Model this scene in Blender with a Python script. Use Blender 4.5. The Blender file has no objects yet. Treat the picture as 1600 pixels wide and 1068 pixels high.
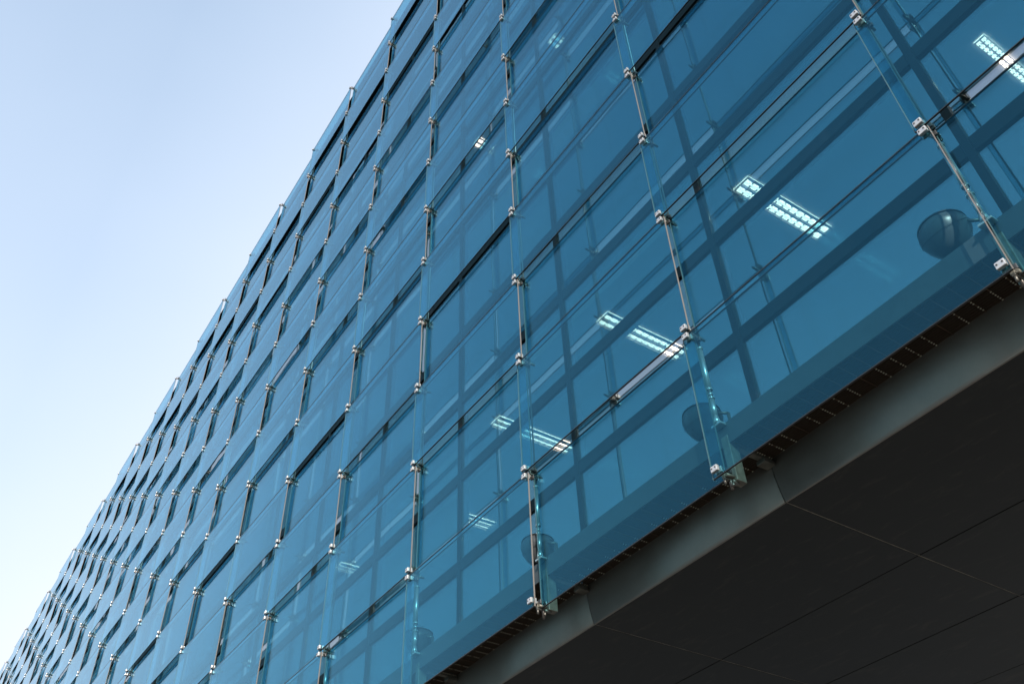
import bpy, bmesh, math, random
from mathutils import Vector, Matrix, Euler
random.seed(7)
scene = bpy.context.scene

# ------------------------------------------------------------------ camera, sky, sun, exposure
ZO = 5.705                                   # height of the lowest glass node line above the pavement
camd = bpy.data.cameras.new("camera"); cam = bpy.data.objects.new("camera", camd)
scene.collection.objects.link(cam); scene.camera = cam
_r = Vector((0.55516, 0.83108, -0.03316)); _d = Vector((-0.57629, 0.3556, -0.73582)); _f = Vector((-0.59974, 0.42761, 0.67636))
m3 = Matrix((_r, -_d, -_f)).transposed()
cam.matrix_world = Matrix.Translation((1.29418, -4.4425, -4.1051 + ZO)) @ m3.to_4x4()
camd.sensor_width = 36; camd.lens = 31.77; camd.clip_start = 0.05; camd.clip_end = 3000

SUN_AZ = math.radians(57)                    # from the facade normal (-Y) towards +X
SUN_EL = math.radians(19)
sdir = Vector((math.sin(SUN_AZ)*math.cos(SUN_EL), -math.cos(SUN_AZ)*math.cos(SUN_EL), math.sin(SUN_EL)))
w = bpy.data.worlds.new("World"); scene.world = w; w.use_nodes = True
nt = w.node_tree; nt.nodes.clear()
sky = nt.nodes.new('ShaderNodeTexSky'); sky.sky_type = 'NISHITA'; sky.sun_disc = False
sky.sun_elevation = SUN_EL; sky.sun_rotation = math.atan2(sdir.x, sdir.y)
sky.air_density = 1.0; sky.dust_density = 2.5; sky.ozone_density = 1.0
bg = nt.nodes.new('ShaderNodeBackground'); bg.inputs['Strength'].default_value = 0.15
wo = nt.nodes.new('ShaderNodeOutputWorld')
# a thin bright veil of high haze, thicker towards the horizon
tc = nt.nodes.new('ShaderNodeTexCoord'); sx = nt.nodes.new('ShaderNodeSeparateXYZ')
nt.links.new(tc.outputs['Generated'], sx.inputs[0])
mz = nt.nodes.new('ShaderNodeMath'); mz.operation = 'MULTIPLY_ADD'; mz.inputs[1].default_value = -0.85; mz.inputs[2].default_value = 1.22
nt.links.new(sx.outputs['Z'], mz.inputs[0])
ya = nt.nodes.new('ShaderNodeMath'); ya.operation = 'MULTIPLY'; ya.inputs[1].default_value = 1.3; nt.links.new(sx.outputs['Y'], ya.inputs[0])
yb = nt.nodes.new('ShaderNodeMath'); yb.operation = 'MULTIPLY'; yb.inputs[1].default_value = 0.18; nt.links.new(sx.outputs['Y'], yb.inputs[0])
yc = nt.nodes.new('ShaderNodeMath'); yc.operation = 'MAXIMUM'; nt.links.new(ya.outputs[0], yc.inputs[0]); nt.links.new(yb.outputs[0], yc.inputs[1])
mr = nt.nodes.new('ShaderNodeMath'); mr.operation = 'ADD'
nt.links.new(yc.outputs[0], mr.inputs[0]); nt.links.new(mz.outputs[0], mr.inputs[1])
nz = nt.nodes.new('ShaderNodeTexNoise'); nz.inputs['Scale'].default_value = 1.6; nz.inputs['Detail'].default_value = 4
nt.links.new(tc.outputs['Generated'], nz.inputs['Vector'])
nm = nt.nodes.new('ShaderNodeMath'); nm.operation = 'MULTIPLY_ADD'; nm.inputs[1].default_value = 0.26; nm.inputs[2].default_value = -0.12
nt.links.new(nz.outputs['Fac'], nm.inputs[0])
na = nt.nodes.new('ShaderNodeMath'); na.operation = 'ADD'; na.use_clamp = True
nt.links.new(mr.outputs[0], na.inputs[0]); nt.links.new(nm.outputs[0], na.inputs[1])
mx = nt.nodes.new('ShaderNodeMix'); mx.data_type = 'RGBA'
vc = nt.nodes.new('ShaderNodeMix'); vc.data_type = 'RGBA'
vc.inputs[6].default_value = (2.35, 3.5, 4.9, 1); vc.inputs[7].default_value = (3.35, 3.65, 4.15, 1)
nt.links.new(na.outputs[0], vc.inputs[0]); nt.links.new(vc.outputs[2], mx.inputs[7])
nt.links.new(na.outputs[0], mx.inputs[0]); nt.links.new(sky.outputs[0], mx.inputs[6])
nt.links.new(mx.outputs[2], bg.inputs['Color']); nt.links.new(bg.outputs[0], wo.inputs[0])

sl = bpy.data.lights.new("sun", 'SUN'); sl.energy = 3.0; sl.angle = math.radians(0.5); sl.color = (1.0, 0.93, 0.84)
so = bpy.data.objects.new("sun", sl); scene.collection.objects.link(so)
so.rotation_euler = sdir.to_track_quat('Z', 'Y').to_euler(); so.location = sdir*60
vs = scene.view_settings
vs.view_transform = 'Standard'; vs.look = 'None'; vs.gamma = 1; vs.use_curve_mapping = False; vs.exposure = 0.9
cy = scene.cycles
cy.max_bounces = 14; cy.transparent_max_bounces = 40; cy.glossy_bounces = 8; cy.diffuse_bounces = 4
cy.transmission_bounces = 4; cy.use_denoising = True; cy.caustics_reflective = False; cy.caustics_refractive = False

# ------------------------------------------------------------------ materials
def new_mat(name):
    m = bpy.data.materials.new(name); m.use_nodes = True; m.node_tree.nodes.clear(); return m, m.node_tree
def solid(name, col, rough=0.5, metal=0.0, noise=0.0, nscale=3.0, bump=0.0, spec=0.5, emit=None, estr=0):
    m, t = new_mat(name); N = t.nodes; L = t.links
    p = N.new('ShaderNodeBsdfPrincipled'); o = N.new('ShaderNodeOutputMaterial'); L.new(p.outputs[0], o.inputs[0])
    p.inputs['Roughness'].default_value = rough; p.inputs['Metallic'].default_value = metal
    p.inputs['Specular IOR Level'].default_value = spec
    p.inputs['Base Color'].default_value = (*col, 1)
    if emit: p.inputs['Emission Color'].default_value = (*emit, 1); p.inputs['Emission Strength'].default_value = estr
    if noise or bump:
        g = N.new('ShaderNodeNewGeometry'); n = N.new('ShaderNodeTexNoise'); n.inputs['Scale'].default_value = nscale
        n.inputs['Detail'].default_value = 6; n.inputs['Roughness'].default_value = 0.65
        L.new(g.outputs['Position'], n.inputs['Vector'])
        if noise:
            r = N.new('ShaderNodeMapRange'); r.inputs['From Min'].default_value = .3; r.inputs['From Max'].default_value = .7
            r.inputs['To Min'].default_value = 1-noise; r.inputs['To Max'].default_value = 1+noise
            L.new(n.outputs['Fac'], r.inputs['Value'])
            mu = N.new('ShaderNodeMix'); mu.data_type = 'RGBA'; mu.blend_type = 'MULTIPLY'; mu.inputs[0].default_value = 1
            mu.inputs[6].default_value = (*col, 1); L.new(r.outputs[0], mu.inputs[7]); L.new(mu.outputs[2], p.inputs['Base Color'])
            r2 = N.new('ShaderNodeMapRange'); r2.inputs['To Min'].default_value = max(0, rough-.12); r2.inputs['To Max'].default_value = min(1, rough+.12)
            L.new(n.outputs['Fac'], r2.inputs['Value']); L.new(r2.outputs[0], p.inputs['Roughness'])
        if bump:
            b = N.new('ShaderNodeBump'); b.inputs['Strength'].default_value = bump; b.inputs['Distance'].default_value = .01
            L.new(n.outputs['Fac'], b.inputs['Height']); L.new(b.outputs[0], p.inputs['Normal'])
    return m
def glass(name, tint, f0, gcol, rough=0.0, wave=0.0, wscale=0.9, fmax=1.0, dirt=0.0, deep=1.6):
    """architectural glass: tinted see-through mixed with a mirror reflection by a Schlick curve"""
    m, t = new_mat(name); N = t.nodes; L = t.links
    tr = N.new('ShaderNodeBsdfTransparent'); tr.inputs[0].default_value = (*tint, 1)
    gl = N.new('ShaderNodeBsdfGlossy'); gl.inputs['Color'].default_value = (*gcol, 1); gl.inputs['Roughness'].default_value = rough
    lw = N.new('ShaderNodeLayerWeight'); lw.inputs['Blend'].default_value = 0.5
    pw = N.new('ShaderNodeMath'); pw.operation = 'POWER'; pw.inputs[1].default_value = 4.6
    L.new(lw.outputs['Facing'], pw.inputs[0])
    ma = N.new('ShaderNodeMath'); ma.operation = 'MULTIPLY_ADD'; ma.inputs[1].default_value = fmax-f0; ma.inputs[2].default_value = f0
    L.new(pw.outputs[0], ma.inputs[0])
    # at grazing angles the coloured coating gives way to a white mirror reflection, and the body colour deepens
    pc = N.new('ShaderNodeMath'); pc.operation = 'POWER'; pc.inputs[1].default_value = 4.0; L.new(lw.outputs['Facing'], pc.inputs[0])
    gm = N.new('ShaderNodeMix'); gm.data_type = 'RGBA'; gm.inputs[6].default_value = (*gcol, 1); gm.inputs[7].default_value = (1, 1, 1, 1)
    L.new(pc.outputs[0], gm.inputs[0]); L.new(gm.outputs[2], gl.inputs['Color'])
    tm = N.new('ShaderNodeMix'); tm.data_type = 'RGBA'; tm.inputs[6].default_value = (*tint, 1); tm.inputs[7].default_value = (*[c**deep for c in tint], 1)
    p2 = N.new('ShaderNodeMath'); p2.operation = 'POWER'; p2.inputs[1].default_value = 2.0; L.new(lw.outputs['Facing'], p2.inputs[0])
    L.new(p2.outputs[0], tm.inputs[0]); L.new(tm.outputs[2], tr.inputs[0])
    mix = N.new('ShaderNodeMixShader'); L.new(ma.outputs[0], mix.inputs[0]); L.new(tr.outputs[0], mix.inputs[1]); L.new(gl.outputs[0], mix.inputs[2])
    out = N.new('ShaderNodeOutputMaterial')
    g = N.new('ShaderNodeNewGeometry')
    if wave:
        n = N.new('ShaderNodeTexNoise'); n.inputs['Scale'].default_value = wscale; n.inputs['Detail'].default_value = 1
        L.new(g.outputs['Position'], n.inputs['Vector'])
        b = N.new('ShaderNodeBump'); b.inputs['Strength'].default_value = 1; b.inputs['Distance'].default_value = wave
        L.new(n.outputs['Fac'], b.inputs['Height']); L.new(b.outputs[0], gl.inputs['Normal'])
    last = mix
    if dirt:
        n2 = N.new('ShaderNodeTexNoise'); n2.inputs['Scale'].default_value = 2.3; n2.inputs['Detail'].default_value = 8; n2.inputs['Roughness'].default_value = .7
        mp = N.new('ShaderNodeMapping'); mp.inputs['Scale'].default_value = (1, 1, .35)
        L.new(g.outputs['Position'], mp.inputs[0]); L.new(mp.outputs[0], n2.inputs['Vector'])
        r = N.new('ShaderNodeMapRange'); r.inputs['From Min'].default_value = .35; r.inputs['From Max'].default_value = .75
        r.inputs['To Max'].default_value = dirt; r.inputs['To Min'].default_value = dirt*.2; L.new(n2.outputs['Fac'], r.inputs['Value'])
        df = N.new('ShaderNodeBsdfDiffuse'); df.inputs[0].default_value = (.45, .47, .48, 1)
        m2 = N.new('ShaderNodeMixShader'); L.new(r.outputs[0], m2.inputs[0]); L.new(mix.outputs[0], m2.inputs[1]); L.new(df.outputs[0], m2.inputs[2]); last = m2
    L.new(last.outputs[0], out.inputs[0])
    return m

M = {}
M['outer'] = glass('blue_body_tinted_glass', (.63, .825, .865), .048, (.22, .74, 1.0), 0.0, .0012, 1.1, 1.0, .003, 2.4)
M['inner'] = glass('coated_window_glass', (.72, .76, .74), .37, (.84, .92, .97), 0.0, .003, 1.1, .5)
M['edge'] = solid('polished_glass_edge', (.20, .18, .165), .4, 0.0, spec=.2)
M['edgedark'] = solid('unlit_glass_edge', (.09, .15, .16), .3)  # same glass as above, shade on left and set-back edges put into colour
M['darksteel'] = solid('dark_clamp_steel', (.10, .10, .10), .4, .6)  # darker steel of the set-back clamp blocks
M['edgeblack'] = solid('shaded_horizontal_edge', (.012, .014, .014), .5)  # top and bottom glass edges, their shade put into a near-black colour
M['steel'] = solid('brushed_stainless_steel', (.58, .56, .54), .36, .6, .12, 40)
M['bolt'] = solid('dark_bolt', (.10, .09, .08), .4, .8)
M['armsteel'] = solid('cast_steel_arm', (.16, .15, .13), .42, .7, .15, 30)
M['rod'] = solid('steel_rod', (.24, .25, .25), .35, .6)
M['buckle'] = solid('bright_turnbuckle_steel', (.62, .62, .60), .3, .7)
M['mullion'] = solid('black_mullion_paint', (.008, .009, .011), .5, .0, .1, 5, spec=.2)
M['spandrel'] = solid('grey_spandrel_sheet', (.10, .13, .15), .5)
M['beam'] = solid('galvanised_edge_beam', (.07, .075, .08), .5, .2, .15, 6)
M['grate'] = solid('dark_grating_steel', (.13, .088, .060), .5, .2)
M['bracket'] = solid('weathered_steel_bracket', (.20, .185, .15), .55, .5, .35, 14, .3)
M['ceil'] = solid('ceiling_tile', (.62, .64, .64), .9)
M['wall'] = solid('room_wall_paint', (.40, .42, .43), .9, 0, .05, 2)
M['carpet'] = solid('room_carpet', (.10, .10, .11), .95)
M['slab'] = solid('concrete_slab', (.25, .25, .24), .9)
M['flood'] = solid('dark_lamp_housing', (.06, .062, .066), .30, 0.0, .1, 8, spec=.4)
M['floodseam'] = solid('lamp_seam', (.01, .01, .012), .5)
M['lampbody'] = solid('luminaire_white_metal', (.8, .82, .8), .4, emit=(1.0, .7, .6), estr=.5)
M['glow'] = solid('lit_reflector', (.8, .8, .8), .4, emit=(1.0, .74, .62), estr=5.0)
M['tube'] = solid('fluorescent_tube_cell', (.9, .9, .9), .4, emit=(1.0, .76, .64), estr=4.5)

def soffit_mat():
    m, t = new_mat('charcoal_soffit_panel'); N = t.nodes; L = t.links
    p = N.new('ShaderNodeBsdfPrincipled'); o = N.new('ShaderNodeOutputMaterial'); L.new(p.outputs[0], o.inputs[0])
    g = N.new('ShaderNodeNewGeometry')
    n = N.new('ShaderNodeTexNoise'); n.inputs['Scale'].default_value = 1.3; n.inputs['Detail'].default_value = 8; n.inputs['Roughness'].default_value = .7
    L.new(g.outputs['Position'], n.inputs['Vector'])
    cr = N.new('ShaderNodeMapRange'); cr.inputs['From Min'].default_value = .3; cr.inputs['From Max'].default_value = .7
    cr.inputs['To Min'].default_value = .72; cr.inputs['To Max'].default_value = 1.35; L.new(n.outputs['Fac'], cr.inputs['Value'])
    base = N.new('ShaderNodeMix'); base.data_type = 'RGBA'; base.blend_type = 'MULTIPLY'; base.inputs[0].default_value = 1
    base.inputs[6].default_value = (.019, .0205, .0185, 1); L.new(cr.outputs[0], base.inputs[7])
    # streaky scuffs left where the panels were handled, near the joints
    n3 = N.new('ShaderNodeTexNoise'); n3.inputs['Scale'].default_value = 3.0; n3.inputs['Detail'].default_value = 10; n3.inputs['Roughness'].default_value = .75
    mp = N.new('ShaderNodeMapping'); mp.inputs['Scale'].default_value = (.8, 2.6, 1); mp.inputs['Rotation'].default_value = (0, 0, .3)
    L.new(g.outputs['Position'], mp.inputs[0]); L.new(mp.outputs[0], n3.inputs['Vector'])
    r3 = N.new('ShaderNodeMapRange'); r3.inputs['From Min'].default_value = .54; r3.inputs['From Max'].default_value = .72
    r3.inputs['To Max'].default_value = .5; L.new(n3.outputs['Fac'], r3.inputs['Value'])
    dm = N.new('ShaderNodeMix'); dm.data_type = 'RGBA'; dm.inputs[7].default_value = (.085, .078, .058, 1)
    L.new(r3.outputs[0], dm.inputs[0]); L.new(base.outputs[2], dm.inputs[6]); L.new(dm.outputs[2], p.inputs['Base Color'])
    rr = N.new('ShaderNodeMapRange'); rr.inputs['To Min'].default_value = .38; rr.inputs['To Max'].default_value = .55
    L.new(n.outputs['Fac'], rr.inputs['Value']); L.new(rr.outputs[0], p.inputs['Roughness'])
    p.inputs['Specular IOR Level'].default_value = .3
    return m
M['soffit'] = soffit_mat()
M['fascia'] = solid('grey_fascia_sheet', (.26, .225, .19), .42, .45, .12, 3.5)
M['glint'] = solid('painted_sky_glint', (.85, .78, .60), .5)  # pale colour standing for glints of sky seen through the grating
M['bar'] = solid('rusty_cross_bar', (.20, .13, .08), .6)
M['dusty'] = solid('dusty_sealant', (.26, .235, .185), .85, 0, .6, 6)
M['sealant'] = solid('joint_backing', (.012, .012, .011), .7)
M['pave'] = solid('asphalt', (.13, .125, .115), .85, 0, .18, .6)

# ------------------------------------------------------------------ mesh helpers
def build(name, bm, mats, parent=None, loc=(0, 0, 0), kind=None, label=None):
    me = bpy.data.meshes.new(name); bm.to_mesh(me); bm.free()
    for m in (mats if isinstance(mats, (list, tuple)) else [mats]): me.materials.append(M[m])
    return link(name, me, parent, loc, kind, label)
def link(name, me, parent=None, loc=(0, 0, 0), kind=None, label=None):
    o = bpy.data.objects.new(name, me); scene.collection.objects.link(o); o.location = loc
    if parent: o.parent = parent
    if kind: o['kind'] = kind
    if label: o['label'] = label
    return o
def box(bm, x0, x1, y0, y1, z0, z1, mi=0, skip=()):
    v = [bm.verts.new(p) for p in ((x0, y0, z0), (x1, y0, z0), (x1, y1, z0), (x0, y1, z0), (x0, y0, z1), (x1, y0, z1), (x1, y1, z1), (x0, y1, z1))]
    for nme, f in (('b', (3, 2, 1, 0)), ('t', (4, 5, 6, 7)), ('f', (0, 1, 5, 4)), ('r', (1, 2, 6, 5)), ('k', (2, 3, 7, 6)), ('l', (3, 0, 4, 7))):
        if nme in skip: continue
        fc = bm.faces.new([v[i] for i in f]); fc.material_index = mi
def bbox(bm, x0, x1, y0, y1, z0, z1, bev=.004, mi=0, seg=2):
    t = bmesh.new(); box(t, x0, x1, y0, y1, z0, z1)
    bmesh.ops.bevel(t, geom=t.edges[:], offset=bev, segments=seg, affect='EDGES', profile=.5)
    merge(bm, t, mi)
def merge(bm, t, mi=None, mat=None):
    me = bpy.data.meshes.new('tmp')
    if mat is not None: bmesh.ops.transform(t, matrix=mat, verts=t.verts[:])
    if mi is not None:
        for f in t.faces: f.material_index = mi
    t.to_mesh(me); t.free(); bm.from_mesh(me); bpy.data.meshes.remove(me)
def tube(bm, a, b, r0, r1=None, n=12, mi=0, smooth=True):
    a, b = Vector(a), Vector(b); r1 = r0 if r1 is None else r1
    d = (b-a); q = d.to_track_quat('Z', 'Y').to_matrix().to_4x4(); q.translation = a
    t = bmesh.new(); bmesh.ops.create_cone(t, cap_ends=True, segments=n, radius1=r0, radius2=r1, depth=d.length)
    bmesh.ops.translate(t, verts=t.verts[:], vec=(0, 0, d.length/2))
    for f in t.faces: f.smooth = smooth and len(f.verts) == 4
    merge(bm, t, mi, q)
def lathe(bm, prof, n=32, mi=0):
    """prof: list of (radius, z) from bottom to top"""
    rings = []
    for r, z in prof:
        if r < 1e-5: rings.append([bm.verts.new((0, 0, z))])
        else: rings.append([bm.verts.new((r*math.cos(2*math.pi*i/n), r*math.sin(2*math.pi*i/n), z)) for i in range(n)])
    for a, b in zip(rings, rings[1:]):
        for i in range(n):
            j = (i+1) % n
            if len(a) == 1: f = bm.faces.new((a[0], b[j], b[i]))
            elif len(b) == 1: f = bm.faces.new((a[i], a[j], b[0]))
            else: f = bm.faces.new((a[i], a[j], b[j], b[i]))
            f.smooth = True; f.material_index = mi

# ------------------------------------------------------------------ grid of the glass skin
W = 2.4
KMIN, KMAX = -2, 31                          # column lines; X = -W*k
def colx(k): return -W*k
ZR = [-.396, 1.045, 2.553] + [2.553+1.2838*i for i in range(1, 13)]
ZR = [z+ZO for z in ZR]
D = .08                                      # outer layer at Y = 0, inner layer at Y = D
TH = .012
YI = .70                                     # face of the inner window wall
def proj(p):
    v = Vector(p)-cam.matrix_world.translation
    x, y, z = v.dot(_r), v.dot(_d), v.dot(_f)
    if z < .1: return None
    return 800+1412/1*x/z, 534+1412*y/z
def vis_area(x0, x1, z0, z1, y=0):
    """area in pixels of the part of a facade rectangle that falls inside the photograph"""
    n = 6; tot = 0
    for i in range(n):
        for j in range(n):
            a = proj((x0+(x1-x0)*i/n, y, z0+(z1-z0)*j/n)); b = proj((x0+(x1-x0)*(i+1)/n, y, z0+(z1-z0)*j/n)); c = proj((x0+(x1-x0)*i/n, y, z0+(z1-z0)*(j+1)/n))
            if not (a and b and c): continue
            if -5 < a[0] < 1605 and -5 < a[1] < 1073:
                tot += abs((b[0]-a[0])*(c[1]-a[1])-(b[1]-a[1])*(c[0]-a[0]))
    return tot

bld = bpy.data.objects.new('glass_office_building', None); scene.collection.objects.link(bld)
bld.location = (0, 0, 0); bld['label'] = 'long blue glass office building with overlapping clamped panels above a charcoal soffit'
bld['category'] = 'building'

# ---- ground
bm = bmesh.new(); s = 900
vv = [bm.verts.new(p) for p in ((-s, -s, 0), (s, -s, 0), (s, s, 0), (-s, s, 0))]; bm.faces.new(vv)
build('ground', bm, 'pave', kind='structure')

# ---- outer skin: a checkerboard of outer and set-back glass panels
def panel_bm(x0, x1, h):
    b = bmesh.new(); box(b, x0+.004, x1-.004, 0, TH, .004, h-.004, 0, skip=('b', 't', 'l', 'r')); return b
def trim_bm(x0, x1, h, outer):
    b = bmesh.new(); e = .004; y0, y1 = -.001, TH+.001
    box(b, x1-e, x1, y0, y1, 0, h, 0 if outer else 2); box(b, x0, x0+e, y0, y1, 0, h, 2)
    box(b, x0+e, x1-e, y0, y1, 0, .007, 1); box(b, x0+e, x1-e, y0, y1, h-.007, h, 1)
    return b
G = .013
OUT_X = (-W-.066, .028); IN_X = (-W+.018, -.004)
meshes = {}
def panel_mesh(outer, h):
    key = (outer, round(h, 4))
    if key not in meshes:
        xr = OUT_X if outer else IN_X
        a = bpy.data.meshes.new('glass_panel'); b = panel_bm(*xr, h); b.to_mesh(a); b.free(); a.materials.append(M['outer'])
        t = bpy.data.meshes.new('edge_trim'); b = trim_bm(*xr, h, outer); b.to_mesh(t); b.free(); t.materials.append(M['edge']); t.materials.append(M['edgeblack']); t.materials.append(M['edgedark'])
        meshes[key] = (a, t)
    return meshes[key]
cells = [(vis_area(colx(k+1), colx(k), ZR[r], ZR[r+1]), k, r) for k in range(KMIN, KMAX) for r in range(14)]
cells.sort(reverse=True)
rest = bmesh.new()
for i, (a, k, r) in enumerate(cells):
    outer = (k+r) % 2 == 0
    h = ZR[r+1]-ZR[r]-2*G
    if r == 0: h += G
    z0 = ZR[r]+(G if r else 0)
    g_, t_ = panel_mesh(outer, h)
    loc = (colx(k), 0 if outer else D, z0)
    tilt = (random.uniform(-.003, .003), 0, random.uniform(-.0012, .0012))
    if i < 100:
        o = link('glass_panel', g_, bld, loc); o.rotation_euler = tilt; link('edge_trim', t_, o)
    else:
        for me, mi in ((g_, 0), (t_, 1)):
            t = bmesh.new(); t.from_mesh(me)
            for f in t.faces: f.material_index = 0 if mi == 0 else 1+f.material_index
            merge(rest, t, None, Matrix.Translation(loc) @ Euler(tilt).to_matrix().to_4x4())
build('glass_panels', rest, ['outer', 'edge', 'edgeblack', 'edgedark'], bld, kind='stuff', label='the smaller overlapping blue glass panels of the far and upper part of the facade')

# ---- clamps at every node
def block(b, x, y, z, w=.064, h=.050, d=.030, mi=0):
    bbox(b, x-w/2, x+w/2, y-d, y, z-h/2, z+h/2, .005, mi)
def block_mesh():
    b = bmesh.new(); block(b, 0, -.002, 0)
    bbox(b, -.034, .034, TH+.002, TH+.020, -.027, .027, .004)
    for sx_ in (-1, 1):
        tube(b, (sx_*.018, -.0315, .004), (sx_*.018, -.036, .004), .006, n=8, mi=1)
    tube(b, (.0, TH+.02, 0), (0, TH+.05, 0), .014, n=10)
    return b
bmesh_block = bpy.data.meshes.new('clamp_block'); b = block_mesh(); b.to_mesh(bmesh_block); b.free()
bmesh_block.materials.append(M['steel']); bmesh_block.materials.append(M['bolt'])
b = bmesh.new(); block(b, 0, -.002, 0, .05, .042, .016); bbox(b, -.025, .025, TH+.002, TH+.018, -.021, .021, .003)
inner_block = bpy.data.meshes.new('clamp_block'); b.to_mesh(inner_block); b.free(); inner_block.materials.append(M['darksteel'])
def arm_mesh():
    b = bmesh.new()
    # spine from the front pair of blocks back to the rod and the set-back pair
    bbox(b, -.012, .012, TH+.03, D+.055, -.010, .010, .003)
    for s_ in (-1, 1):
        tube(b, (0, TH+.042, 0), (0, TH+.042, s_*.052), .010, .010, 8)
        tube(b, (.0, D+.055, 0), (.02, D+.035, s_*.06), .011, .010, 8)
    tube(b, (.0, D+.035, -.085), (.0, D+.035, .085), .013, .013, 10, mi=1)
    tube(b, (0, D+.05, 0), (0, D+.12, 0), .018, .012, 10)
    return b
am = bpy.data.meshes.new('node_clamp'); b = arm_mesh(); b.to_mesh(am); b.free(); am.materials.append(M['armsteel']); am.materials.append(M['bolt'])
nodes = []
for k in range(KMIN, KMAX+1):
    for r in range(0, 15):
        p = proj((colx(k), 0, ZR[r])); c = (Vector((colx(k), 0, ZR[r]))-cam.matrix_world.translation).length
        ins = p and -20 < p[0] < 1620 and -20 < p[1] < 1088
        nodes.append((c if ins else 1000+c, k, r))
nodes.sort()
rest = bmesh.new()
OFF = .048
for i, (c, k, r) in enumerate(nodes):
    loc = (colx(k), 0, ZR[r])
    subs = []
    for s_ in (1, -1):
        if (r == 0 and s_ < 0) or (r == 14 and s_ > 0): continue
        zz = s_*OFF + (.012 if r == 0 else 0)
        subs.append((-.012, 0, zz)); subs.append((.012, D, zz))
    if i < 100:
        o = link('node_clamp', am, bld, loc)
        for q in subs: link('clamp_block', inner_block if q[1] else bmesh_block, o, q)
    else:
        for me, q in [(am, (0, 0, 0))]+[(inner_block if q[1] else bmesh_block, q) for q in subs]:
            t = bmesh.new(); t.from_mesh(me)
            if me is am:
                for f in t.faces: f.material_index = 2 if f.material_index == 0 else 1
            if me is inner_block:
                for f in t.faces: f.material_index = 3
            merge(rest, t, None, Matrix.Translation(Vector(loc)+Vector(q)))
build('node_clamps', rest, ['steel', 'bolt', 'armsteel', 'darksteel'], bld, kind='stuff', label='the smaller steel clamps along the far and upper part of the facade')

# ---- vertical tension rods with their turnbuckles
YT = D+.035
ZB = ZO+.10                                  # top of the edge beam
rodb = bmesh.new(); tube(rodb, (0, 0, .80), (0, 0, ZR[14]-ZB), .0085, n=8)
rme = bpy.data.meshes.new('tension_rod'); rodb.to_mesh(rme); rodb.free(); rme.materials.append(M['rod'])
tb = bmesh.new()
tube(tb, (0, 0, .02), (0, 0, .10), .034, .020, 14); tube(tb, (0, 0, .10), (0, 0, .27), .020, .022, 14)
tube(tb, (0, 0, .27), (0, 0, .285), .028, .028, 14); tube(tb, (0, 0, .285), (0, 0, .36), .011, .011, 10)
tube(tb, (0, 0, .31), (0, 0, .335), .019, .019, 6); tube(tb, (0, 0, .36), (0, 0, .38), .026, .026, 14)
tube(tb, (0, 0, .38), (0, 0, .80), .0225, .019, 14); tube(tb, (0, 0, .80), (0, 0, .82), .025, .025, 14)
bbox(tb, -.05, .05, -.025, .044, 0, .02, .004)
tme = bpy.data.meshes.new('turnbuckle'); tb.to_mesh(tme); tb.free(); tme.materials.append(M['buckle'])
for k in range(KMIN, KMAX+1):
    o = link('tension_rod', rme, bld, (colx(k), YT, ZB)); link('turnbuckle', tme, o)

# ---- inner window wall
XL, XR = colx(KMAX), colx(KMIN)
ZTOP = ZR[14]
def share(name, bmf, mats, places, parent=bld, limit=100, restlabel=None, plural=None):
    me = bpy.data.meshes.new(name); b = bmf(); b.to_mesh(me); b.free()
    for m in mats: me.materials.append(M[m])
    rest_ = None
    for i, p in enumerate(places):
        if i < limit: link(name, me, parent, p)
        else:
            rest_ = rest_ or bmesh.new(); t = bmesh.new(); t.from_mesh(me); merge(rest_, t, None, Matrix.Translation(p))
    if rest_: build(plural or name+'s', rest_, mats, parent, kind='stuff', label=restlabel)
TZ = [ZO+1.335+1.2838*i for i in range(0, 14)]           # transom centre heights
TZ = [z for z in TZ if z < ZTOP-.3]
share('mullion', lambda: (lambda b: (bbox(b, -.034, .034, -.03, .10, 0, ZTOP-ZO-.02-.1, .003), b)[1])(bmesh.new()), ['mullion'],
      [(colx(k)-.01, YI, ZO+.08) for k in range(KMIN, KMAX+1)])
trs = sorted([(vis_area(colx(k+1), colx(k), z-.1, z+.1, YI), k, z) for k in range(KMIN, KMAX) for z in TZ], reverse=True)
share('transom', lambda: (lambda b: (bbox(b, -W+.026, -.046, -.025, .08, -.075, .075, .003), b)[1])(bmesh.new()), ['mullion'],
      [(colx(k), YI, z) for a, k, z in trs], plural='transoms', restlabel='the smaller dark transoms of the far and upper window wall')
# thin intermediate glazing bar
# panes
pz = [ZO+.08]+TZ+[ZTOP-.02]
panes = []
for k in range(KMIN, KMAX):
    for a, b_ in zip(pz, pz[1:]):
        lo = a+(.075 if a > ZO+.1 else 0); hi = b_-(.075 if b_ < ZTOP-.1 else 0)
        panes.append((vis_area(colx(k+1), colx(k), lo, hi, YI), k, lo, hi))
panes.sort(reverse=True); rest = bmesh.new(); pm = {}
for i, (a, k, lo, hi) in enumerate(panes):
    key = round(hi-lo, 4)
    if key not in pm:
        b = bmesh.new(); box(b, -W+.026, -.046, 0, .012, 0, hi-lo); me = bpy.data.meshes.new('window_pane'); b.to_mesh(me); b.free(); me.materials.append(M['inner']); pm[key] = me
    loc = (colx(k), YI, lo)
    tilt = (random.uniform(-.004, .004), 0, random.uniform(-.0015, .0015))
    if i < 100: link('window_pane', pm[key], bld, loc).rotation_euler = tilt
    else:
        t = bmesh.new(); t.from_mesh(pm[key]); merge(rest, t, None, Matrix.Translation(loc) @ Euler(tilt).to_matrix().to_4x4())
build('window_panes', rest, 'inner', bld, kind='stuff', label='the smaller window panes behind the far and upper outer glass')
# spandrel sheet behind the lowest panes
bm = bmesh.new(); box(bm, XL, XR, YI+.10, YI+.13, ZO+.08, ZO+1.335); build('spandrel', bm, 'spandrel', bld)
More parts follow.
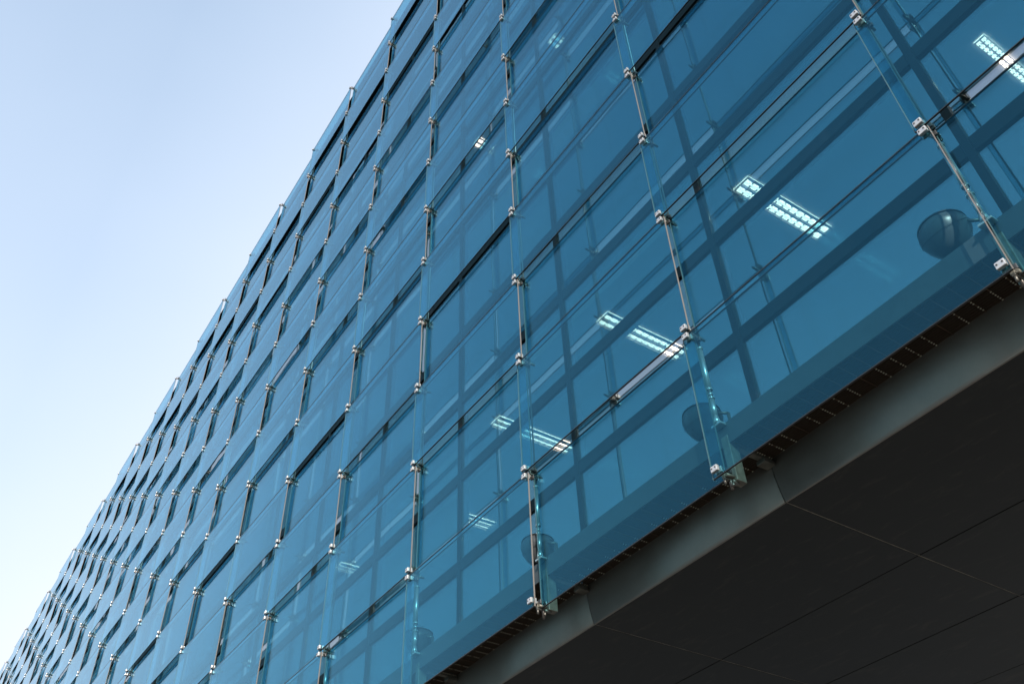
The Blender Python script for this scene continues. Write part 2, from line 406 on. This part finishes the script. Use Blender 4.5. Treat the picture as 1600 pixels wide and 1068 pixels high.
# cavity cap at the top, parapet behind
bm = bmesh.new(); box(bm, XL, XR, D+.08, YI+.2, ZTOP-.06, ZTOP-.02); build('cavity_cap', bm, 'mullion', bld)

# ---- floors, ceilings, rooms
DEEP = 9.0
CEIL = [ZO+3.57+3.42*i for i in range(5)]
bm = bmesh.new()
fl = [ZO+.95]+[c+.62 for c in CEIL[:-1]]
for i, f in enumerate(fl):
    box(bm, XL, XR, YI+.14, DEEP, f-.05, f)
build('floor', bm, 'carpet', bld)
bm = bmesh.new()
for c in CEIL[:-1]: box(bm, XL, XR, YI+.14, DEEP, c, c+.56)
box(bm, XL, XR, YI+.14, DEEP, CEIL[-1], CEIL[-1]+.3)
build('ceiling', bm, 'ceil', bld)
bm = bmesh.new(); box(bm, XL, XR, DEEP, DEEP+.3, ZO-.35, ZTOP); box(bm, XL-.3, XL, YI+.02, DEEP+.3, ZO-.35, ZTOP); box(bm, XR, XR+.3, YI+.02, DEEP+.3, ZO-.35, ZTOP)
build('wall', bm, 'wall', bld)
bm = bmesh.new(); box(bm, XL-.3, XR+.3, YI+.21, DEEP+.3, ZTOP+.001, ZTOP+.30); build('roof', bm, 'slab', bld)
# partitions give the rooms depth
share('partition', lambda: (lambda b: (box(b, -.05, .05, YI+.6, DEEP-.01, 0, 2.0), b)[1])(bmesh.new()), ['wall'],
      [(colx(k)-1.4, 0, CEIL[j]-2.01) for j in range(0, 3) for k in (4, 8, 13, 19, 25)])

M['blind'] = solid('pale_blind_fabric', (.55, .56, .55), .9, 0, .06, 3)
for k, lo, hi in ((1, 7.9, 9.6), (2, 5.4, 6.4), (3, 1.9, 3.4), (4, 4.8, 6.4), (5, 2.4, 3.4), (5, 8.2, 9.8), (6, 5.2, 6.4), (7, 8.8, 9.8), (2, 11.4, 13.2), (8, 2.2, 3.4), (3, 8.9, 9.8), (9, 5.6, 6.4)):
    bm = bmesh.new(); x0 = colx(k+1)+.09+(.0 if k % 2 else 1.15); x1 = x0+1.05 if k % 3 else colx(k)-.09
    box(bm, x0, x1, YI+.17, YI+.173, ZO+lo, ZO+hi); tube(bm, (x0, YI+.172, ZO+lo), (x1, YI+.172, ZO+lo), .012, n=8); build('roller_blind', bm, 'blind', bld)
# ---- office luminaires: things of their own, recessed under the ceilings
def luminaire_meshes():
    b = bmesh.new(); L_, w_ = 1.30, .22
    box(b, -w_/2, w_/2, 0, L_, -.012, 0, 1)                               # lit reflector
    for x in (-w_/2, -.009, w_/2-.012): box(b, x, x+(.018 if x == -.009 else .012), 0, L_, -.06, -.012, 2)
    n = 13
    for i in range(n+1): box(b, -w_/2+.012, w_/2-.012, i*(L_-.008)/n, i*(L_-.008)/n+.011, -.030, -.014, 2)
    me = bpy.data.meshes.new('louvre'); b.to_mesh(me); b.free(); me.materials.append(M['lampbody']); me.materials.append(M['glow']); me.materials.append(M['armsteel'])
    b = bmesh.new()
    for x in (-.052, .052): tube(b, (x, .03, -.026), (x, L_-.03, -.026), .012, n=10)
    m2 = bpy.data.meshes.new('tube'); b.to_mesh(m2); b.free(); m2.materials.append(M['tube'])
    return me, m2
lme, tme2 = luminaire_meshes()
LUM = {(0, -1): (.28, 1.80, .60), (0, 0): (-2.15, 1.09, 1), (0, 1): (-4.55, 1.09, 1), (0, 2): (-6.95, 1.09, 1), (0, 3): (-9.3, 1.72, .62),
       (0, 4): (-11.68, 1.0, .30), (2, 0): (-4.72, .98, .20), (2, 1): (-7.22, 1.0, .28)}   # x, y, length factor
where = {(0, -1): 'bright louvred ceiling light at the top right, beside the right picture edge',
 (0, 0): 'largest louvred ceiling light, up and left of the nearest dark round floodlight',
 (0, 1): 'second largest ceiling light, ending beside the clamp above the middle turnbuckle',
 (0, 2): 'third largest ceiling light of the lowest row, above the leftmost visible corner bracket',
 (0, 3): 'small ceiling light cut in two by a dark mullion, above the third floodlight',
 (0, 4): 'faintest small ceiling light, leftmost of the lowest lit row',
 (2, 0): 'faint ceiling light near the top picture edge, right one of the upper pair',
 (2, 1): 'small bright ceiling light seen through an open joint, left one of the upper pair'}
for (j, k), (lx, ly, ls) in LUM.items():
    e = bpy.data.objects.new('ceiling_light', None); scene.collection.objects.link(e)
    e.location = (lx, ly, CEIL[j]-.002); e.scale = (.5 if k == -1 else 1, ls, 1); e['category'] = 'ceiling light'; e['group'] = 'louvred office ceiling lights'
    e['label'] = where[(j, k)]
    link('louvre', lme, e); link('tube', tme2, e)

# ---- walkway at the foot of the cavity
bm = bmesh.new(); box(bm, XL, XR, YT+.045, YT+.060, ZO-.06, ZO+.13)
build('edge_beam', bm, 'beam', bld)
def grate_bm():
    b = bmesh.new(); y0, y1 = YT+.065, .632
    n = int((y1-y0)/.024)
    for i in range(n+1):
        y = y0+i*(y1-y0)/n; box(b, -W+.02, -.02, y-.0018, y+.0018, -.030, 0)
    for i in range(19):
        x = -W+.04+i*(W-.08)/18; tube(b, (x, y0, -.036), (x, y1, -.036), .0035, n=6, mi=1)
        if i % 5 != 3:
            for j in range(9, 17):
                if (i*7+j*3) % 11 < 9: tube(b, (x-.005, y0+.022+j*.026, -.040), (x+.005, y0+.022+j*.026, -.040), .0042, n=6, mi=2)  # small pale pieces added as sky glints between the bars
    return b
share('walkway_grating', grate_bm, ['grate', 'bar', 'glint'], [(colx(k), 0, ZO+.0) for k in range(KMIN, KMAX)])

bm = bmesh.new(); box(bm, XL, XR, YT+.062, .66, ZO+.055, ZO+.06); build('light_blocking_plate', bm, 'sealant', bld)  # added plate that keeps light from the cavity off the fascia
# brackets at the columns
def bracket_bm():
    b = bmesh.new()
    bbox(b, -.036, .036, .155, .255, -.395, .02, .006)                     # hanging box post
    bbox(b, -.026, .026, .255, .66, -.06, -.02, .005)                      # outrigger back to the wall
    bbox(b, -.045, .045, .52, .64, -.10, -.06, .006)
    bbox(b, -.016, .016, TH+.03, .157, -.388, -.365, .004)                 # tongue to the corner clamp
    tube(b, (.025, .05, -.38), (.025, .14, -.372), .014, .010, 10)
    return b
share('corner_bracket', bracket_bm, ['bracket'], [(colx(k), 0, ZO) for k in range(KMIN, KMAX+1)])

# ---- fascia and soffit
ZS = ZO-.398
def fascia_bm():
    b = bmesh.new(); pts = []
    # a slightly rounded sheet, turned in at the bottom
    # a cove: upright at its lower edge and leaning out over the cavity towards its top
    pts = [(.704, ZS+.0), (.694, ZS), (.690, ZS+.004)]
    for i in range(1, 15):
        q = i/14; pts.append((.690-.055*(2*q-q*q), ZS+.004+.39*q))
    outer_ = [[b.verts.new((x, y, z)) for (y, z) in pts] for x in (-W+.004, -.004)]
    inner_ = [[b.verts.new((x, y+.01, z+.012)) for (y, z) in pts] for x in (-W+.004, -.004)]
    for i in range(len(pts)-1):
        f = b.faces.new((outer_[0][i], outer_[1][i], outer_[1][i+1], outer_[0][i+1])); f.smooth = i > 1
    for s_ in (0, 1):
        for i in range(len(pts)-1): b.faces.new((outer_[s_][i], outer_[s_][i+1], inner_[s_][i+1], inner_[s_][i]))
    bmesh.ops.recalc_face_normals(b, faces=b.faces[:])
    return b
share('fascia_panel', fascia_bm, ['fascia'], [(colx(k), 0, 0) for k in range(KMIN, KMAX)])
bm = bmesh.new(); box(bm, XL, XR, .725, .76, ZS+.03, ZO+.078); build('fascia_backing', bm, 'sealant', bld)
YS = [.70, 2.29, 3.72, 5.15, 6.58, 8.01, 9.3]
sp = []
for k in range(KMIN, KMAX):
    for i in range(len(YS)-1):
        sp.append((abs(k-1.2)*W+YS[i]*1.0, k, i))
sp.sort(); rest = bmesh.new(); sm = {}
for n_, (a, k, i) in enumerate(sp):
    if i not in sm:
        b = bmesh.new(); y0 = .707 if i == 0 else YS[i]+.006
        bbox(b, -W+.004, -.004, y0, YS[i+1]-.004, 0, .03, .003, 0, 1)
        me = bpy.data.meshes.new('soffit_panel'); b.to_mesh(me); b.free(); me.materials.append(M['soffit']); sm[i] = me
    loc = (colx(k), 0, ZS+random.uniform(0, .0012))
    if n_ < 60: link('soffit_panel', sm[i], bld, loc)
    else:
        t = bmesh.new(); t.from_mesh(sm[i]); merge(rest, t, None, Matrix.Translation(loc))
build('soffit_panels', rest, 'soffit', bld, kind='stuff', label='the farther charcoal soffit panels under the building')
bm = bmesh.new(); box(bm, XL, XR, .79, DEEP+.3, ZS+.04, ZS+.10); build('soffit_backing', bm, 'sealant', bld)

share('joint_sealant', lambda: (lambda b: (box(b, -.006, .006, .70, 9.2, .0035, .012), b)[1])(bmesh.new()), ['dusty'], [(colx(k), 0, ZS) for k in range(KMIN, KMAX+1)])
# ---- dark round floodlights on the walkway
def flood_meshes():
    b = bmesh.new()
    prof = []
    for i in range(25):
        a = -math.pi/2+math.pi*i/24
        rr, zz = .172*math.cos(a), .172*math.sin(a)
        if zz < 0: rr *= 1-.10*math.sin(-a)*math.cos(a)*2; zz *= 1.12
        else: zz *= .80
        prof.append((max(rr, 0), zz))
    lathe(b, prof, 48)
    body = bpy.data.meshes.new('lamp_housing'); b.to_mesh(body); b.free(); body.materials.append(M['flood'])
    b = bmesh.new()
    t = bmesh.new(); lathe(t, [(.1715, -.0015), (.1745, -.0015), (.1745, .0015), (.1715, .0015)], 48); merge(b, t, 0, Matrix.Rotation(math.radians(28), 4, 'X'))
    t = bmesh.new(); lathe(t, [(.150, .062), (.165, .064), (.163, .072), (.148, .072)], 48); merge(b, t, 0)
    ring = bpy.data.meshes.new('rim'); b.to_mesh(ring); b.free(); ring.materials.append(M['floodseam'])
    b = bmesh.new()
    tube(b, (.16, 0, -.02), (.235, .05, -.05), .012, n=10); tube(b, (.235, .05, -.05), (.235, .05, -.35), .014, n=10)
    bbox(b, .19, .28, .01, .09, -.365, -.35, .004)
    br = bpy.data.meshes.new('lamp_bracket'); b.to_mesh(br); b.free(); br.materials.append(M['armsteel'])
    return body, ring, br
fb, fr, fk = flood_meshes()
fl_lab = {-1: 'round dark floodlight behind the lowest glass beyond the right picture edge bracket',
 0: 'largest dark round floodlight with a sunlit stripe behind the lowest glass at the right',
 1: 'dark round floodlight half hidden behind the glass overlap beside the middle turnbuckle',
 2: 'dark round floodlight just left of the lowest thin bright glass edge',
 3: 'faint dark round floodlight beside the pale turnbuckle near the bottom edge',
 4: 'dark round floodlight below the bottom picture edge, fifth from the right'}
for k in range(0, 4):
    e = bpy.data.objects.new('floodlight', None); scene.collection.objects.link(e)
    e.location = (-.32-W*k, .335, ZO+.45); e['category'] = 'floodlight'; e['group'] = 'round floodlights on the cavity walkway'; e['label'] = fl_lab[k]
    link('lamp_housing', fb, e); link('rim', fr, e); link('lamp_bracket', fk, e)
